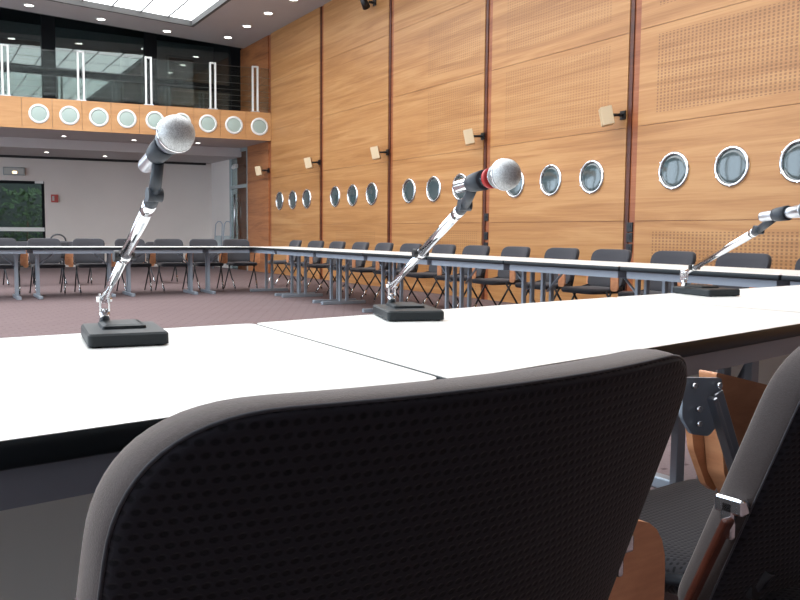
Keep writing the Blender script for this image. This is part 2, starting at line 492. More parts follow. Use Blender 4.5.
fr.prism([(-5.3, skyY(-5.3) - 0.07), (SX, skyY(SX) - 0.07), (SX, skyY(SX)), (-5.3, skyY(-5.3))], CZ + 0.001, CZ + 0.139)
k = 0
xj = SX - 0.6
while xj > -5.3:
    fr.box((xj, (SY0 + skyY(xj)) / 2, CZ + 0.105), (0.022, skyY(xj) - SY0, 0.02)); xj -= 0.6
yj = 17.0
while yj > SY0:
    fr.box((0.1, yj, CZ + 0.115), (10.78, 0.004, 0.008)); yj -= 1.2
sky = MB().prism([(-5.3, SY0), (SX, SY0), (SX, skyY(SX)), (-5.3, skyY(-5.3))], CZ + 0.12, CZ + 0.13).build('window_1', M['sky']); struct(sky)
fr.build('window_frame', M['skyframe'], sky)

# downlights
def downlight():
    root = empty('downlight')
    n = 20
    m = MB(); m.rings([[Vector((math.cos(2 * math.pi * i / n) * r, math.sin(2 * math.pi * i / n) * r, h)) for i in range(n)] for (h, r) in ((0, 0.11), (-0.012, 0.105), (-0.012, 0.085), (0.0, 0.08))], capa=False, capb=False)
    m.build('ring', M['white'], root)
    MB().cyl((0, 0, -0.008), (0, 0, -0.002), 0.08, n=n).build('lens', M['lamp'], root)
    return root
dl = downlight()
spots = [(2.166, 18.274, 'round ceiling downlight at the upper left, beside the skylight'), (3.611, 18.616, 'round ceiling downlight second from the left, beside the skylight'),
         (5.085, 18.892, 'round ceiling downlight near the skylight corner'), (6.44, 18.70, 'round ceiling downlight closest to the glass gallery and wood wall'),
         (6.45, 17.477, 'round ceiling downlight second from the gallery along the wood wall'), (6.45, 16.224, 'round ceiling downlight third from the gallery along the wood wall'),
         (6.48, 15.0, 'round ceiling downlight at the top edge, fourth from the gallery')]
for i, (x, y, l) in enumerate(spots):
    o = dl if i == 0 else copy_tree(dl)
    o.location = (x, y, CZ); tag(o, l, 'downlight', 'round downlights in the main ceiling')

# ---- balcony direction
bd = Vector((-0.989, 0.148, 0)); bn = Vector((0.148, 0.989, 0)); ang = math.atan2(-0.148, 0.989)
P0 = Vector((D, 17.84, 0))
def bp(s, off=0.0, z=0.0): return P0 + bd * s + bn * off + Vector((0, 0, z))
def sX(x): return (D - x) / 0.989
# slab, fascia of separate panels
LB = 13.8
fa = MB()
s = 0.0; i = 0
while s < LB:
    e = s + 0.577
    fa.box(bp((s + e) / 2, 0.03, (3.045 + 3.675) / 2), (0.577 - 0.006, 0.06, 0.63), rz=ang); s = e
struct(fa.build('balcony_fascia', M['fascia']))
sl = MB()
def quad(m, s0, s1, o0, o1, z0, z1):
    pts = [bp(s0, o0), bp(s1, o0), bp(s1, o1), bp(s0, o1)]
    m.prism([(p.x, p.y) for p in pts], z0, z1)
quad(sl, -0.0, LB, 0.06, 3.0, 3.05, 3.66)
struct(sl.build('balcony_slab', M['soffit']))
# portholes in the fascia
p2 = porthole('fascia_porthole', M['port_pale'], M['post'], r=0.152, rw=0.048)
pos9 = [2.335, 2.913, 3.487, 4.045, 4.62, 5.18, 5.741, 6.312, 6.886]
nm = ['first', 'second', 'third', 'fourth', 'fifth', 'sixth', 'seventh', 'eighth', 'ninth']
for i, x in enumerate(pos9):
    o = p2 if i == 0 else copy_tree(p2)
    o.location = bp(sX(x), 0, 3.35); o.rotation_euler = (0, 0, math.pi / 2 + ang)
    extra = {4: ', left of the microphone head', 5: ', behind the microphone head', 8: ' by the wood wall'}.get(i, '')
    tag(o, 'white-rimmed round porthole, %s from the left of the balcony front%s' % (nm[i], extra), 'porthole', 'white-rimmed portholes on the balcony front')
# balustrade posts, wires, glass
def post():
    root = empty('balustrade_post')
    MB().box((-0.055, 0, 0.51), (0.038, 0.05, 1.03)).box((0.055, 0, 0.51), (0.038, 0.05, 1.03)).box((0, 0, 1.015), (0.148, 0.05, 0.03)).build('double_upright', M['post'], root)
    MB().box((0, 0, 0.01), (0.2, 0.08, 0.02)).build('base_plate', M['satin'], root)
    return root
bpst = post()
lab = ['white double balustrade post at the left edge of the balcony', 'white double balustrade post second from the left', 'white double balustrade post in the middle of the balcony',
       'white double balustrade post fourth from the left', 'white double balustrade post nearest the wood wall']
for i, x in enumerate((1.73, 3.15, 4.50, 5.86, 6.80)):
    o = bpst if i == 0 else copy_tree(bpst)
    o.location = bp(sX(x), 0.05, 3.675); o.rotation_euler = (0, 0, ang)
    tag(o, lab[i], 'post', 'white posts of the balcony balustrade')
ra = empty('balustrade_rail', bp(sX(4.0), 0.05, 3.675)); ra.rotation_euler = (0, 0, ang)
tag(ra, 'thin horizontal wires and clear glass running between the white balcony posts', 'railing')
for z in (0.11, 0.23, 0.35, 0.47, 0.62, 0.78, 0.99):
    MB().cyl((-5, 0, z), (3.17, 0, z), 0.0035, n=6).build('wire', M['wire'], ra)
MB().box((-0.9, 0.0, 0.52), (8.1, 0.008, 0.93)).build('glass_pane', M['glass_clear'], ra)

# upper glazed gallery wall
GO = (Vector((D, 19.95, 0)) - P0).dot(bn); 
def gp(s, off=0.0, z=0.0): return Vector((D - s, 19.95 + off, z))
def gX(x): return D - x
ZT = 6.05
def gq(m, s0, s1, o0, o1, z0, z1):
    pts = [gp(s0, o0), gp(s1, o0), gp(s1, o1), gp(s0, o1)]
    m.prism([(p.x, p.y) for p in pts], z0, z1)
mw = MB(); gq(mw, -0.3, LB, -0.006, 0.006, 3.66, ZT)
gw = mw.build('window_2', M['glass_dark']); struct(gw)
mu = MB()
for x in (-4.0, -1.72, 0.5, 2.73, 4.96, 7.05):
    q = gX(x); gq(mu, q - 0.14, q + 0.14, -0.1, -0.01, 3.66, ZT)
gq(mu, 0, LB, -0.08, -0.01, 4.40, 4.56); gq(mu, 0, LB, -0.08, -0.01, 3.66, 3.75)
mu.build('mullion', M['mull'], gw)
# recess above the gallery, beyond the ceiling edge
rc = MB()
e0, e1 = (D + 0.2, edgeY(D + 0.2)), (XL, edgeY(XL))
rc.prism([e1, e0, (D + 0.2, 22.75), (XL, 22.75)], ZT, ZT + 0.1)
rc.prism([(XL, edgeY(XL)), (D + 0.2, edgeY(D + 0.2)), (D + 0.2, edgeY(D + 0.2) + 0.05), (XL, edgeY(XL) + 0.05)], CZ + 0.0, ZT)
struct(rc.build('ceiling_recess', M['darkwall']))
# dim room behind the gallery glass
rb = MB(); gq(rb, -0.3, LB, 2.6, 2.7, 3.5, ZT); gq(rb, -0.3, LB, 0.05, 2.6, 3.5, 3.64)
struct(rb.build('wall_gallery', mat('gallery_grey', (0.50, 0.50, 0.50), 0.8)))
dn = 2
for x0, x1 in ((0.4, 1.2), (2.0, 2.9), (4.9, 5.35), (6.1, 6.75)):
    q0, q1 = gX(x1), gX(x0)
    dd = MB(); gq(dd, q0, q1, 2.54, 2.6, 3.64, 5.62); do = dd.build('door_%d' % dn, M['mull']); struct(do); dn += 1
    ff = MB(); gq(ff, q0 - 0.06, q0, 2.52, 2.6, 3.64, 5.68); gq(ff, q1, q1 + 0.06, 2.52, 2.6, 3.64, 5.68); gq(ff, q0, q1, 2.52, 2.6, 5.62, 5.68)
    ff.build('door_frame', M['frame'], do)

struct(MB().box((D + 0.25, 21.4, 4.8), (0.1, 3.0, 2.7)).build('wall_gallery_side', M['darkgrey']))
# ---- the space under the balcony
# bulkhead, lower ceiling, white back wall
b0 = MB(); 
def q3(m, s0, s1, o0, o1, z0, z1): quad(m, s0, s1, o0, o1, z0, z1)
OB = (Vector((1.777, 20.694, 0)) - P0).dot(bn)
OW = (Vector((1.964, 22.998, 0)) - P0).dot(bn)
m = MB(); quad(m, 0, LB, OB, OW + 0.3, 2.83, 3.3)
struct(m.build('ceiling_lower', M['soffit']))
m = MB()
def sB(x): return (D + 0.148 * OW - x) / 0.989
xd = 2.955
m_s = sB(xd)
quad(m, -0.1, m_s, OW, OW + 0.2, 0, 2.9)
quad(m, m_s, m_s + 2.6, OW, OW + 0.2, 2.2, 2.9)
quad(m, m_s + 2.6, LB, OW, OW + 0.2, 0, 2.9)
struct(m.build('wall_back', M['wallw']))
# track along the top of the back wall
m = MB(); quad(m, sB(7.0), LB, OW - 0.05, OW - 0.002, 2.77, 2.83); struct(m.build('trim_20', M['black']))
# glazed door set in the back wall
m = MB(); quad(m, m_s, m_s + 2.6, OW + 0.09, OW + 0.10, 0.0, 2.2)
gd = m.build('door_1', glass('door_glass', (0.45, 0.50, 0.45), 0.03)); struct(gd)
m = MB()
quad(m, m_s, m_s + 0.07, OW + 0.03, OW + 0.16, 0, 2.2); quad(m, m_s + 1.22, m_s + 1.32, OW + 0.03, OW + 0.16, 0, 2.2); quad(m, m_s + 2.53, m_s + 2.6, OW + 0.03, OW + 0.16, 0, 2.2)
quad(m, m_s, m_s + 2.6, OW + 0.03, OW + 0.16, 2.13, 2.2)
m.build('door_frame', M['mull'], gd)
m = MB(); quad(m, m_s + 0.02, m_s + 2.5, OW + 0.0, OW + 0.06, 0.92, 1.02); m.build('push_bar', M['white'], gd)
m = MB(); quad(m, m_s + 0.02, m_s + 0.22, OW - 0.03, OW + 0.03, 2.14, 2.2); m.build('door_closer', M['white'], gd)
# shrubbery outside the door
def shrub(x, y, r, h, n):
    m = MB()
    for i in range(n):
        a = random.uniform(0, 2 * math.pi); rr = r * math.sqrt(random.random()); z = random.uniform(0.1, h)
        c = Vector((x + math.cos(a) * rr, y + math.sin(a) * rr * 0.6, z)); sz = random.uniform(0.05, 0.11)
        d1 = Vector((random.uniform(-1, 1), random.uniform(-1, 1), random.uniform(-1, 1))).normalized(); d2 = d1.orthogonal().normalized()
        vs = [m.bm.verts.new(c + d1 * sz), m.bm.verts.new(c + d2 * sz * 0.5), m.bm.verts.new(c - d1 * sz), m.bm.verts.new(c - d2 * sz * 0.5)]
        m._f(vs)
    return m
for i, (x, y) in enumerate(((1.35, 25.3), (2.75, 25.1), (-0.1, 25.2))):
    root = empty('shrub', (0, 0, 0))
    shrub(x, y, 0.65, 2.1, 520).build('foliage', M['leaf'], root)
    MB().cyl((x, y, -0.02), (x + 0.05, y, 1.2), 0.04, 0.02, 8).build('stem', M['wood_dark'], root)
    tag(root, ['green shrub seen through the glass door, at the left edge of the photo', 'green shrub seen through the glass door, beside the door edge', 'green shrub outside the glass door beyond the left edge'][i], 'shrub')
struct(MB().box((1.5, 27.2, -0.06), (20, 6, 0.1)).build('ground_outside', M['darkwall']))
struct(MB().box((1.5, 27.6, 1.8), (16, 0.2, 3.6)).build('wall_outside', M['darkwall']))

# soffit lights under the balcony
s2 = copy_tree(dl)
ls = [(2.98, 19.71, 3.05, 'small downlight under the balcony at its left, front row'), (4.48, 19.6, 3.05, 'small downlight under the balcony left of the grey microphone, front row'),
      (5.905, 19.343, 3.05, 'small downlight under the balcony right of the grey microphone'),
      (2.85, 21.5, 2.83, 'small downlight in the lower ceiling above the exit sign, back row'), (4.24, 21.7, 2.83, 'small downlight in the lower ceiling, back row, towards the microphone')]
for i, (x, y, z, l) in enumerate(ls):
    o = s2 if i == 0 else copy_tree(s2)
    o.location = (x, y, z); o.scale = (0.62, 0.62, 0.62)
    tag(o, l, 'downlight', 'small downlights under the balcony')

# right wall below the balcony: glazed door then white wall
m = MB().box((D + 0.03, 20.02, 1.5), (0.012, 1.2, 3.0)); gd2 = m.build('door_9', glass('side_door_glass', (0.55, 0.6, 0.6), 0.10)); struct(gd2)
m = MB(); m.box((D + 0.02, 19.42, 1.52), (0.06, 0.06, 3.04)); m.box((D + 0.02, 20.68, 1.52), (0.06, 0.06, 3.04)); m.box((D + 0.02, 20.05, 2.1), (0.05, 1.2, 0.08)); m.box((D + 0.02, 20.05, 3.0), (0.05, 1.2, 0.08))
m.build('door_frame', M['frame'], gd2)
m = MB(); m.cyl((D - 0.05, 20.2, 0.8), (D - 0.05, 20.2, 1.9), 0.025, n=10); m.box((D - 0.02, 20.2, 0.9), (0.08, 0.03, 0.03)); m.box((D - 0.02, 20.2, 1.8), (0.08, 0.03, 0.03)); m.build('door_handle', M['satin'], gd2)
struct(MB().box((D + 0.9, 20.05, 1.5), (0.1, 2.4, 3.1)).build('wall_corridor', mat('corridor_grey', (0.30, 0.32, 0.32), 0.8)))
struct(MB().box((D + 0.1, 21.75, 1.5), (0.2, 2.1, 3.04)).build('wall_right_white', M['wallw']))
r_ = empty('emergency_light', (D - 0.04, 20.15, 2.62)); tag(r_, 'small pale emergency light above the glass side door', 'light fitting')
MB().box((0, 0, 0), (0.08, 0.2, 0.1), bev=0.01).build('housing', M['white'], r_); MB().cyl((-0.04, 0, -0.02), (-0.08, -0.03, -0.05), 0.05, 0.04, 14).build('lamp_head', M['white'], r_)

# exit sign, alarm box
o_ = sB(2.27)
ex = empty('exit_sign', bp(o_, OW - 0.05, 2.43)); ex.rotation_euler = (0, 0, ang)
tag(ex, 'small illuminated sign box above the glass door on the back wall', 'sign')
MB().box((0, 0, 0), (0.5, 0.09, 0.2), bev=0.01).build('housing', M['frame'], ex)
MB().box((0, -0.05, 0), (0.44, 0.01, 0.15)).build('sign_face', M['exitface'], ex)
m = MB(); m.box((0.02, -0.058, -0.03), (0.10, 0.008, 0.06)); m.build('glow', M['exitlamp'], ex)
al = empty('alarm_box', bp(sB(3.19), OW - 0.03, 1.77)); al.rotation_euler = (0, 0, ang)
tag(al, 'small red fire alarm box on the white wall right of the glass door', 'alarm')
MB().box((0, 0, 0), (0.17, 0.06, 0.2), bev=0.008).build('case', M['redbox'], al)
MB().box((-0.03, -0.033, 0.0), (0.05, 0.006, 0.12)).build('notice', M['exitface'], al)

# left wall with windows, near wall (behind the camera)
m = MB()
m.box((XL - 0.1, (YN + 25) / 2, 0.35), (0.2, 25 - YN, 0.7)); m.box((XL - 0.1, (YN + 25) / 2, 5.3), (0.2, 25 - YN, 1.4))
for i in range(1, 9): m.box((XL - 0.1, YN + 0.3 + i * 3.6, 2.7), (0.2, 0.5, 4.0))
m.box((XL - 0.1, (YN - 1.2) / 2, 2.7), (0.2, -1.2 - YN, 4.0))
struct(m.build('wall_left', M['wallw']))
struct(MB().box(((XL + D) / 2, YN - 0.1, CZ / 2), (D - XL + 0.4, 0.2, CZ + 0.2)).build('wall_near', M['ceil']))

# ================================================================ TABLES
T = 0.72
def table(name, poly, label, depthdir, ends, apron=True, modesty=None, group=None, r=0.03):
    """poly: counter-clockwise corners front-left, front-right, back-right, back-left"""
    c = Vector((sum(p[0] for p in poly) / 4, sum(p[1] for p in poly) / 4, 0))
    root = empty(name, c)
    P = [(p[0] - c.x, p[1] - c.y) for p in poly]
    rp = rounded(P, r, 5)
    MB().prism(inset(rp, 0.0025), T - 0.012, T).build('tabletop', M['lam'], root)
    m = MB()
    prof = [(0.010, T - 0.036), (0.002, T - 0.032), (0.0, T - 0.024), (0.0, T - 0.010), (0.001, T - 0.003), (0.0025, T - 0.0010)]
    m.rings([[Vector((q[0], q[1], z)) for q in inset(rp, d)] for (d, z) in prof], smooth=True, capa=True, capb=False)
    m.build('edge_band', M['rim'], root)
    ip = inset(P, 0.055); ip2 = inset(P, 0.075)
    m = MB()
    for i in range(4):
        a, b, a2, b2 = ip[i], ip[(i + 1) % 4], ip2[i], ip2[(i + 1) % 4]
        m.prism([a, b, b2, a2], T - 0.09, T - 0.034)
    m.build('apron', M['apron'], root)
    # T-foot legs with twin columns
    dd = Vector((*depthdir, 0)).normalized()
    L = Vector(P[1]) - Vector(P[0]); ux = Vector((L.x, L.y, 0)).normalized()
    hw = L.length / 2
    dep = (Vector(P[3]) - Vector(P[0])).length
    for e in ends:
        q = ux * (e * (hw - 0.13))
        g = MB()
        g.bar(q - dd * (dep * 0.40) + Vector((0, 0, 0.022)), q + dd * (dep * 0.40) + Vector((0, 0, 0.022)), 0.055, 0.044, bev=0.006)
        for s_ in (-0.05, 0.05):
            g.bar(q + dd * s_ + Vector((0, 0, 0.04)), q + dd * s_ + Vector((0, 0, T - 0.04)), 0.04, 0.03, bev=0.004)
        g.bar(q - dd * (dep * 0.36) + Vector((0, 0, T - 0.05)), q + dd * (dep * 0.36) + Vector((0, 0, T - 0.05)), 0.035, 0.03)
        lg = g.build('leg', M['leg'], root)
        k = MB(); k.cyl(q + Vector((0, 0, T - 0.28)), q - ux * (e * 0.26) + Vector((0, 0, T - 0.05)), 0.011, n=8)
        k.build('brace', M['leg'], lg)
        f = MB()
        for s_ in (-1, 1): f.cyl(q + dd * (s_ * dep * 0.37) + Vector((0, 0, 0.0)), q + dd * (s_ * dep * 0.37) + Vector((0, 0, 0.008)), 0.018, n=10)
        f.build('glide', M['black'], lg)
    if modesty:
        a, b = Vector(ip2[3]), Vector(ip2[2])
        u = (b - a).normalized(); nv = Vector((u.y, -u.x)) * 0.05
        a2, b2 = a + u * 0.0 + nv, b - u * 0.0 + nv
        nn = nv.normalized() * 0.016
        MB().prism([tuple(a2), tuple(b2), tuple(b2 + nn), tuple(a2 + nn)], modesty[0], T - 0.04).build('modesty_panel', M['panel'], root)
    tag(root, label, 'table', group)
    return root
G = 'conference tables set out in a rectangle'
dn1 = (-0.13, 0.99)
table('conference_table', [(-0.72, 0.855), (0.722, 1.072), (0.735, 1.962), (-0.7, 1.865)], 'white-topped table carrying the grey-headed microphone at the left', (0, 1), (-1, 1), modesty=(0.16,), group=G)
table('conference_table', [(0.727, 1.055), (2.355, 1.385), (2.254, 2.222), (0.738, 1.966)], 'white-topped table in the middle, carrying the red-banded microphone', dn1, (-1, 1), modesty=(0.2,), group=G)
table('conference_table', [(2.363, 1.39), (3.93, 1.66), (3.87, 2.43), (2.262, 2.224)], 'white-topped table at the right carrying the microphone cut off by the photo edge', dn1, (-1, 1), modesty=(0.2,), group=G)
# right row
yj = [1.73, 3.10, 4.43, 5.83, 7.11, 8.50, 9.93, 11.28, 12.6]
rl = ['end table of the wall-side row, at the right edge of the photo', 'wall-side row table behind the third microphone', 'wall-side row table behind the right end of the middle near table',
      'wall-side row table right of the red-banded microphone', 'wall-side row table crossed by the arm of the red-banded microphone', 'wall-side row table just left of the red-banded microphone arm',
      'wall-side row table second from the far corner', 'wall-side row table at the far corner under the balcony']
for i in range(8):
    a, b = yj[i] + 0.006, yj[i + 1] - 0.006
    table('conference_table', [(4.55, b), (4.55, a), (5.36, a), (5.36, b)], rl[i], (1, 0), (-1, 1), group=G, r=0.012)
# back row
xj = [-1.22, 0.08, 1.36, 2.60, 3.80, 4.54]
bl = ['back row table beyond the left edge', 'back row table at the left edge of the photo', 'back row table left of the grey-headed microphone arm', 'back row table behind the grey-headed microphone arm', 'short back row table meeting the wall-side row']
for i in range(5):
    a, b = xj[i] + 0.006, xj[i + 1] - 0.006
    table('conference_table', [(a, 12.08), (b, 12.08), (b, 12.85), (a, 12.85)], bl[i], (0, 1), (-1, 1) if i < 4 else (-1,), group=G, r=0.012)

# ================================================================ CHAIRS
def back_rings(w0, w1, zb, zt, y0, y1, sag, th, r, seg=14, nin=6):
    """rings of a padded, curved, tapered backrest; returns list of rings rear to front"""
    h = zt - zb
    base = [(-1, 0), (1, 0), (1, 1), (-1, 1)]
    def outline(ins):
        pts = []
        hw0, hw1 = w0 / 2, w1 / 2
        poly = [(-hw0, 0), (hw0, 0), (hw1, h), (-hw1, h)]
        rr = [r * 0.55, r * 0.55, r, r]
        pts = rounded(poly, rr, seg)
        # straight runs get extra points
        out = []
        n = len(pts)
        for i in range(n):
            a, b = Vector(pts[i]), Vector(pts[(i + 1) % n]); L = (b - a).length; k = max(1, int(L / 0.03))
            for j in range(k): out.append(tuple(a.lerp(b, j / k)))
        return out
    O = outline(0)
    cx, cz = 0.0, h / 2
    def ring(ins, yo):
        res = []
        m = inset(O, ins) if 0 < ins < 0.035 else O
        for (x, z) in m:
            if ins >= 0.035:
                f = 1 - (ins) ; x, z = x, z
            res.append((x, z))
        return [(x, z, yo) for x, z in res]
    def scaled(f, yo): 
        I = inset(O, 0.013)
        return [(cx + (x - cx) * f, cz + (z - cz) * f, yo) for x, z in I]
    t2 = th / 2
    R = []
    for f in (0.12, 0.35, 0.55, 0.75, 0.9): R.append(scaled(f, -t2 * 1.0))
    R.append(scaled(1.0, -t2))
    R.append(ring(0.0075, -t2 * 0.97)); R.append(ring(0.0035, -t2 * 0.8)); R.append(ring(0.001, -t2 * 0.45)); R.append(ring(0.0, 0.0))
    R.append(ring(0.001, t2 * 0.45)); R.append(ring(0.0035, t2 * 0.8)); R.append(ring(0.0075, t2 * 0.97)); R.append(scaled(1.0, t2))
    for f in (0.9, 0.75, 0.55, 0.35, 0.12): R.append(scaled(f, t2 * 1.25))
    out = []
    for rg in R:
        o = []
        for (x, z, yo) in rg:
            tt = z / h
            y = y0 + (y1 - y0) * tt + sag * (x / (w1 / 2)) ** 2 + yo
            o.append(Vector((x, y, zb + z)))
        out.append(o)
    return out
BK = dict(w0=0.46, w1=0.52, zb=0.46, zt=0.84, y0=-0.19, y1=-0.29, sag=0.045, th=0.05, r=0.10)
BKN = dict(w0=0.60, w1=0.585, zb=0.42, zt=0.844, y0=-0.141, y1=-0.295, sag=0.05, th=0.058, r=0.10)
def seat_mesh(m, w=0.47, y0=-0.21, y1=0.24, z0=0.405, z1=0.46, curl=True):
    poly = rounded([(-w / 2 + 0.02, y0), (w / 2 - 0.02, y0), (w / 2, y1), (-w / 2, y1)], [0.05, 0.05, 0.09, 0.09], 6)
    prof = [(0.06, z0), (0.012, z0 + 0.003), (0.0, z0 + 0.02), (0.0, z1 - 0.02), (0.006, z1 - 0.007), (0.02, z1), (0.06, z1 + 0.004)]
    m.rings([[Vector((q[0], q[1], z)) for q in inset(poly, d)] for d, z in prof])
def legs(root, near):
    for s_ in (-1, 1):
        x = s_ * 0.235
        MB().tube([(x, -0.16, 0.47), (x, -0.02, 0.44), (x * 0.97, 0.10, 0.24), (x * 0.86, 0.23, 0.035)], 0.011, 8).build('front_leg', M['blackmetal'], root)
        MB().tube([(x, 0.06, 0.43), (x, -0.08, 0.22), (x, -0.22, 0.02)], 0.011, 8).build('rear_leg', M['blackmetal'], root)
        MB().cyl((x * 0.92, 0.155, 0.155), (x * 0.86, 0.237, 0.0), 0.015, 0.013, 10).build('chrome_foot', M['chrome'], root)
        MB().tube([(x, -0.10, 0.44), (x * 0.96, -0.15, 0.47), (x * 0.93, -0.165, 0.50)] if near else [(x, -0.17, 0.44), (x * 0.96, -0.20, 0.52), (x * 0.93, -0.215, 0.60)], 0.012, 8).build('back_upright', M['blackmetal'], root)
def plate(root, name, x0, x1, y, z0, z1, rads, th=0.013):
    poly = rounded([(x0, z0), (x1, z0), (x1, z1), (x0, z1)], rads, 6)
    m = MB(); m.rings([[Vector((q[0], y + o, q[1])) for q in poly] for o in (-th / 2, th / 2)], smooth=False)
    for f in m.bm.faces: pass
    return m.build(name, M['ply'], root)
def make_chair(near=False):
    root = empty('conference_chair')
    R = back_rings(**(BKN if near else BK))
    m = MB(); m.rings(R)
    if near:
        n = len(R[0])
        fs = list(m.bm.faces)
        # faces of the outer rolled edge carry the border cloth
        for gi in range(len(R) - 1):
            for i in range(n):
                fs[gi * n + i].material_index = 1 if 7 <= gi <= 12 else 0
        b = m.build('backrest', None, root, mats=[M['fab'], M['fabrim']])
        pr = [p + Vector((0, -0.0006, 0)) for p in R[7]]
        MB().tube(pr, 0.0015, 6, closed=True).build('piping', M['fabfar'], b)
        s_ = MB(); seat_mesh(s_, y0=-0.27); s_.build('seat', M['fabseat'], root)
    else:
        m.build('backrest', M['fabfar'], root)
        s_ = MB(); seat_mesh(s_); s_.build('seat', M['fabfar'], root)
    legs(root, near)
    # plywood plate beside the back (own right) with clip
    hx, hy = (0.305, -0.160) if near else (0.236, -0.215)
    if near: plate(root, 'arm_panel', hx - 0.03, hx + 0.105, hy + 0.015, 0.38, 0.615, [0.03, 0.03, 0.08, 0.02], 0.016)
    else: plate(root, 'arm_panel', hx + 0.012, hx + 0.09, hy - 0.01, 0.40, 0.615, [0.03, 0.04, 0.07, 0.02])
    for s_ in (1, -1):
        m = MB(); m.box((s_ * (hx - 0.004), hy, 0.605), (0.022, 0.04, 0.022), bev=0.003); m.box((s_ * (hx + 0.002), hy + 0.002, 0.585), (0.010, 0.018, 0.05), bev=0.003)
        m.build('clip', M['chrome'], root)
    if near:
        MB().bar((-hx - 0.012, hy - 0.005, 0.59), (-hx - 0.004, hy + 0.075, 0.40), 0.018, 0.010, bev=0.003).build('arm_panel', M['channel'], root)
    return root
def far_tablet(root):
    t_ = plate(root, 'writing_tablet', -0.35, -0.255, 0.02, 0.44, 0.69, [0.04, 0.03, 0.015, 0.03])
    MB().box((-0.27, 0.03, 0.665), (0.05, 0.03, 0.05), bev=0.005).cyl((-0.26, 0.03, 0.66), (-0.235, 0.0, 0.44), 0.009, n=8).build('hinge', M['blackmetal'], t_)

# near pair
ch1 = make_chair(True); ch1.location = (0.362, 0.782, 0); ch1.rotation_euler = (0, 0, 0.102)
tag(ch1, 'black waffle-fabric chair filling the foreground, seen from behind', 'chair', 'chairs drawn up to the near tables')
ch2 = copy_tree(ch1); ch2.location = (1.185, 0.855, 0); ch2.rotation_euler = (0, 0, 0.10)
tag(ch2, 'black waffle-fabric chair cut off by the lower right edge of the photo', 'chair', 'chairs drawn up to the near tables')
# folded writing tablet of the right-hand near chair (local to the chair)
def Lc(p):  # world to ch2 local
    return Matrix.Rotation(-0.10, 3, 'Z') @ (Vector(p) - Vector((1.185, 0.855, 0)))
def atY(px, py, Y=0.80):
    d = Rm.to_3x3() @ Vector((px - 400, 300 - py, -817)); return Vector((0, 0, 0.95)) + d * (Y / d.y)
def ply_shape(pts, th, o0=0.0, r=0.006):
    pl = rounded([(p[0], p[2]) for p in pts], r, 4); y = sum(p[1] for p in pts) / len(pts)
    return [[Vector((q[0], y + o, q[1])) for q in pl] for o in (o0, o0 + th)]
TB = [(1.031, 0.80, 0.747), (1.205, 0.80, 0.705), (1.20, 0.80, 0.56), (1.10, 0.80, 0.53), (1.060, 0.80, 0.585)]
m = MB(); m.rings([[Lc(p) for p in rg] for rg in ply_shape(TB, 0.032)], smooth=False)
tb = m.build('writing_tablet', M['ply'], ch2)
TC = [(1.015, 0.80, 0.69), (1.05, 0.80, 0.70), (1.095, 0.80, 0.60), (1.085, 0.80, 0.545), (1.062, 0.80, 0.56), (1.030, 0.80, 0.62)]
m = MB(); m.rings([[Lc(p) for p in rg] for rg in ply_shape(TC, 0.012, 0.034)], smooth=False)
m.build('plywood_flap', M['ply'], tb)
m = MB()
hp = [(0.945, 0.80, 0.748), (1.030, 0.80, 0.740), (1.028, 0.80, 0.672), (1.005, 0.80, 0.655), (0.968, 0.80, 0.662), (0.945, 0.80, 0.69)]
m.rings([[Lc(p) for p in rg] for rg in ply_shape(hp, 0.006, -0.012)], smooth=False)
m.build('hinge_plate', M['leg'], tb)
m = MB()
m.bar(Lc((1.000, 0.782, 0.715)), Lc((1.068, 0.775, 0.560)), 0.018, 0.008, bev=0.002)
m.bar(Lc((1.012, 0.780, 0.722)), Lc((1.078, 0.773, 0.565)), 0.004, 0.016, bev=0.001)
m.build('hinge_arm', M['satin'], tb)
m = MB()
for p in ((0.962, 0.785, 0.735), (1.016, 0.785, 0.731), (0.973, 0.785, 0.70), (0.975, 0.785, 0.678)):
    a = Lc(p); m.cyl(a, a + Vector((0, -0.006, 0)), 0.0045, n=8)
m.build('screw', M['chrome'], tb)

# far chairs
fc = make_chair(False); far_tablet(fc)
rowx = [(-1.15), (-0.43), 0.35, 1.10, 1.70, 2.31, 2.94, 3.52, 4.09, 4.66]
rowx = [0.42, 1.09, 1.70, 2.31, 2.94, 3.52, 4.09, 4.66]
labs = ['back row chair beyond the left edge of the photo', 'back row chair at the very left edge of the photo', 'back row chair in front of the right part of the glass door', 'back row chair left of the grey microphone arm',
        'back row chair directly behind the grey microphone arm', 'back row chair just right of the grey microphone arm', 'back row chair in front of the leaning folded frames', 'back row chair nearest the far right corner']
used = False
for i, x in enumerate(rowx):
    if i == 0: continue
    o = fc if not used else copy_tree(fc); used = True
    o.location = (x, 13.24 - 0.27 + random.uniform(-0.03, 0.03), 0); o.rotation_euler = (0, 0, math.pi + random.uniform(-0.05, 0.05))
    o.scale = (0.92, 1, 0.99)
    tag(o, 'charcoal ' + labs[i], 'chair', 'chairs behind the back row of tables')
ry = [13.65, 12.75, 11.95, 11.16, 10.43, 9.67, 8.86, 8.15, 7.40, 6.62, 5.90, 5.15, 4.41, 3.66]
rlab = ['farthest charcoal chair against the wood wall, at the corner', 'charcoal wall-side chair second from the far corner', 'charcoal wall-side chair third from the far corner',
        'charcoal wall-side chair fourth from the far corner', 'charcoal wall-side chair left of the middle microphone base, fifth from the corner', 'charcoal wall-side chair behind the lower arm of the red-banded microphone',
        'charcoal wall-side chair behind the joint of the middle microphone arm', 'charcoal wall-side chair below the red-banded microphone clip', 'charcoal wall-side chair first right of the red-banded microphone',
        'charcoal wall-side chair second to the right of the red-banded microphone', 'charcoal wall-side chair left of the wall channel near the right', 'charcoal wall-side chair just left of the third microphone arm',
        'charcoal wall-side chair behind the third microphone arm', 'charcoal wall-side chair cut off by the right edge of the photo']
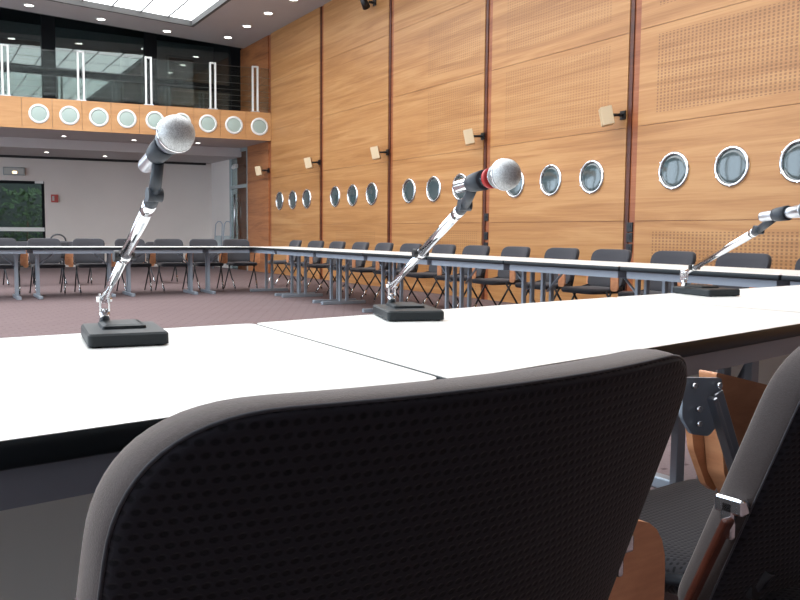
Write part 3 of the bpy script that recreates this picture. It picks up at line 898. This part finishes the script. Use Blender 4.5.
for i, y in enumerate(ry):
    o = copy_tree(fc); o.location = (5.95 - 0.28, y - 0.05, 0); o.rotation_euler = (0, 0, math.pi / 2 + random.uniform(-0.07, 0.07)); o.scale = (1, 1, 0.972)
    tag(o, rlab[i], 'chair', 'chairs between the wall-side tables and the wood wall')
for i, (x, l) in enumerate(((2.45, 'left of the grey microphone arm'), (3.95, 'right of the grey microphone arm'), (1.55, 'before the glass door'))):
    o = copy_tree(fc); o.location = (x, 15.2, 0); o.rotation_euler = (0, 0, math.pi + 0.03); o.scale = (1, 1, 0.90)
    tag(o, 'low charcoal chair behind the back row of chairs, ' + l, 'chair', 'second line of chairs')

# bag with hoop handle behind the chair in front of the door
bgx = empty('handbag', (1.9, 13.345, 0)); tag(bgx, 'dark bag with an arched handle behind a back row chair', 'bag')
m = MB(); m.box((0, 0, 0.66), (0.30, 0.10, 0.26), bev=0.03); m.build('body', M['bag'], bgx)
m = MB(); m.tube([(math.cos(a) * 0.11, 0, 0.79 + math.sin(a) * 0.10) for a in [math.pi * i / 12 for i in range(13)]], 0.012, 8); m.build('handle', M['bag'], bgx)

# folded chrome frames leaning by the side door
for j in range(2):
    fr_ = empty('folded_chair', (6.80 + j * 0.12, 20.75 - 0.32 * j, 0)); fr_.rotation_euler = (0, 0, -0.9)
    tag(fr_, ['folded metal frame leaning on the white wall, left one', 'folded metal frame leaning on the white wall, right one'][j], 'chair', 'folded frames leaning on the wall')
    m = MB(); m.tube([(-0.12, 0, 0.0), (-0.10, 0.12, 1.15), (-0.04, 0.13, 1.22), (0.04, 0.13, 1.22), (0.10, 0.12, 1.15), (0.12, 0, 0.0)], 0.014, 8); m.build('frame', M['leg'], fr_)
    m = MB(); m.bar((0, 0.02, 0.35), (0, 0.09, 0.85), 0.17, 0.02); m.build('seat', M['frame'], fr_)

# ================================================================ MICROPHONES
def mic(base_c, base_rz, pivot, knuckle, armtop, joint, tail, ball, red, label, br, body_len=None):
    root = empty('table_microphone', (base_c[0], base_c[1], T)); root.rotation_euler = (0, 0, base_rz)
    Ri = Matrix.Rotation(-base_rz, 3, 'Z'); o0 = Vector((base_c[0], base_c[1], T))
    L = lambda p: Ri @ (Vector(p) - o0)
    b = MB(); w_, d_ = 0.155, 0.215
    pl = rounded([(-w_ / 2, -d_ / 2), (w_ / 2, -d_ / 2), (w_ / 2, d_ / 2), (-w_ / 2, d_ / 2)], 0.012, 4)
    b.rings([[Vector((q[0], q[1], z)) for q in inset(pl, d)] for d, z in ((0.004, 0.002), (0.0, 0.004), (0.0, 0.024), (0.004, 0.028))], smooth=False)
    bb = b.build('base', M['base'], root)
    pd = MB(); pl = rounded([(-0.045, -0.03), (0.045, -0.03), (0.045, 0.085), (-0.045, 0.085)], 0.01, 3)
    pd.rings([[Vector((q[0], q[1], z)) for q in inset(pl, d)] for d, z in ((0, 0.027), (0.002, 0.034), (0.012, 0.037))], smooth=False)
    pd.build('raised_pad', M['base'], bb)
    f = MB()
    for sx in (-1, 1):
        for sy in (-1, 1): f.cyl((sx * 0.06, sy * 0.09, 0), (sx * 0.06, sy * 0.09, 0.004), 0.01, n=10)
    f.build('rubber_foot', M['black'], bb)
    p, a, j = L(pivot), L(armtop), L(joint)
    k = Vector((p.x, p.y, 0.082)).lerp(a, knuckle)
    # pivot bracket
    m = MB(); m.cyl(Vector((p.x, p.y, 0.034)), Vector((p.x, p.y, 0.062)), 0.011, n=16); 
    for s_ in (-1, 1): m.box((p.x + s_ * 0.009, p.y, 0.075), (0.005, 0.022, 0.04), bev=0.002)
    m.cyl((p.x - 0.016, p.y, 0.082), (p.x + 0.016, p.y, 0.082), 0.006, n=12)
    m.build('pivot', M['chrome'], root)
    p1 = Vector((p.x, p.y, 0.082))
    am = MB(); am.cyl(p1, k, 0.0088, n=16); am.cyl(k, a, 0.0112, n=16)
    dv = (a - k).normalized(); am.cyl(a - dv * 0.03, a, 0.0125, 0.0125, 16); am.cyl(k - dv * 0.012, k + dv * 0.008, 0.0125, n=16)
    ar = am.build('arm', M['chrome'], root)
    side = dv.cross(Vector((0, 0, 1))).normalized()
    m = MB(); m.cyl(k - side * 0.018, k + side * 0.018, 0.008, n=12); m.cyl(k + side * 0.012, k + side * 0.022, 0.011, n=12); m.build('locking_knob', M['black'], ar)
    # counter rod beneath the arm
    dn_ = Vector((0, 0, -0.011))
    m = MB(); m.cyl(p1 + dn_ * 0.6, a - dv * 0.05 + dn_, 0.0028, n=8); m.build('spring_rod', M['satin'], ar)
    # swivel and clip
    tl, bl_ = L(tail), L(ball)
    ax = (bl_ - tl).normalized()
    cpt = tl + ax * 0.065
    m = MB(); m.cyl(a - dv * 0.002, a + dv * 0.028, 0.0125, 0.0115, 16)
    e = a + dv * 0.028
    under = cpt - (cpt - e).normalized() * 0.0
    m.cyl(e, e + (cpt - e) * 0.75, 0.011, 0.010, 14)
    m.cyl(e - side * 0.013, e + side * 0.013, 0.0125, n=16)
    m.build('swivel', M['clip'], root)
    rb_ = 0.0135
    m = MB(); m.lathe(tl + ax * 0.048, bl_, [(0, rb_ + 0.001), (0.0, rb_ + 0.0035), (0.012, rb_ + 0.005), (0.045, rb_ + 0.0065), (0.045, rb_ + 0.002)], 20); m.build('clip', M['clip'], root)
    # body
    Lb = (bl_ - tl).length
    m = MB(); m.lathe(tl, bl_, [(0, 0.009), (0.001, rb_ - 0.001), (0.004, rb_), (Lb * 0.55, rb_ + 0.001), (Lb - br * 1.15, rb_ + 0.004), (Lb - br * 0.85, br * 0.80)], 24)
    bd_ = m.build('body', M['satin'] if not red else M['chrome'], root)
    if red:
        m = MB(); q0 = Lb - br * 1.75; m.lathe(tl + ax * q0, bl_, [(0, 0.015), (0.001, 0.0195), (0.011, 0.0205), (0.012, 0.015)], 24); m.build('red_band', M['red'], bd_)
    # head: ball grille with flat-ish collar ring
    prof = []
    for i in range(19):
        th = math.pi * (0.16 + 0.84 * i / 18)
        rr = br * math.sin(th); zz = -br * math.cos(th)
        prof.append((zz + br, rr))
    m = MB(); m.lathe(bl_ - ax * br, bl_ + ax * br, prof, 32); hd = m.build('grille_head', M['mesh'], root)
    m = MB(); r0 = br * 1.0
    m.lathe(bl_ - ax * (br * 0.28), bl_, [(0, r0 * 0.93), (0.0005, r0 * 1.01), (0.006, r0 * 1.03), (0.0065, r0 * 0.93)], 32); m.build('collar_ring', M['chrome'], hd)
    tag(root, label, 'microphone', 'chrome-armed microphones on the near tables')
    return root
mic((0.375, 1.765), math.radians(-6), (0.352, 1.84, T), 0.5, (0.364, 1.475, 1.000), (0.370, 1.42, 1.041), (0.352, 1.463, 1.062), (0.373, 1.34, 1.108), False,
    'chrome-armed table microphone with a large grey head, leftmost of three', 0.0305)
mic((1.165, 1.915), math.radians(-18), (1.155, 1.985, T), 0.5, (1.010, 1.445, 1.002), (1.002, 1.371, 1.029), (0.957, 1.382, 1.046), (0.955, 1.222, 1.062), True,
    'table microphone with a red band below its silver head, middle of three', 0.0295)
mic((2.70, 2.16), math.radians(-10), (2.625, 2.205, T), 0.2, (2.065, 1.49, 0.965), (2.06, 1.42, 0.98), (2.005, 1.430, 1.005), (1.972, 1.26, 1.022), False,
    'table microphone cut off by the right edge of the photo', 0.0295)
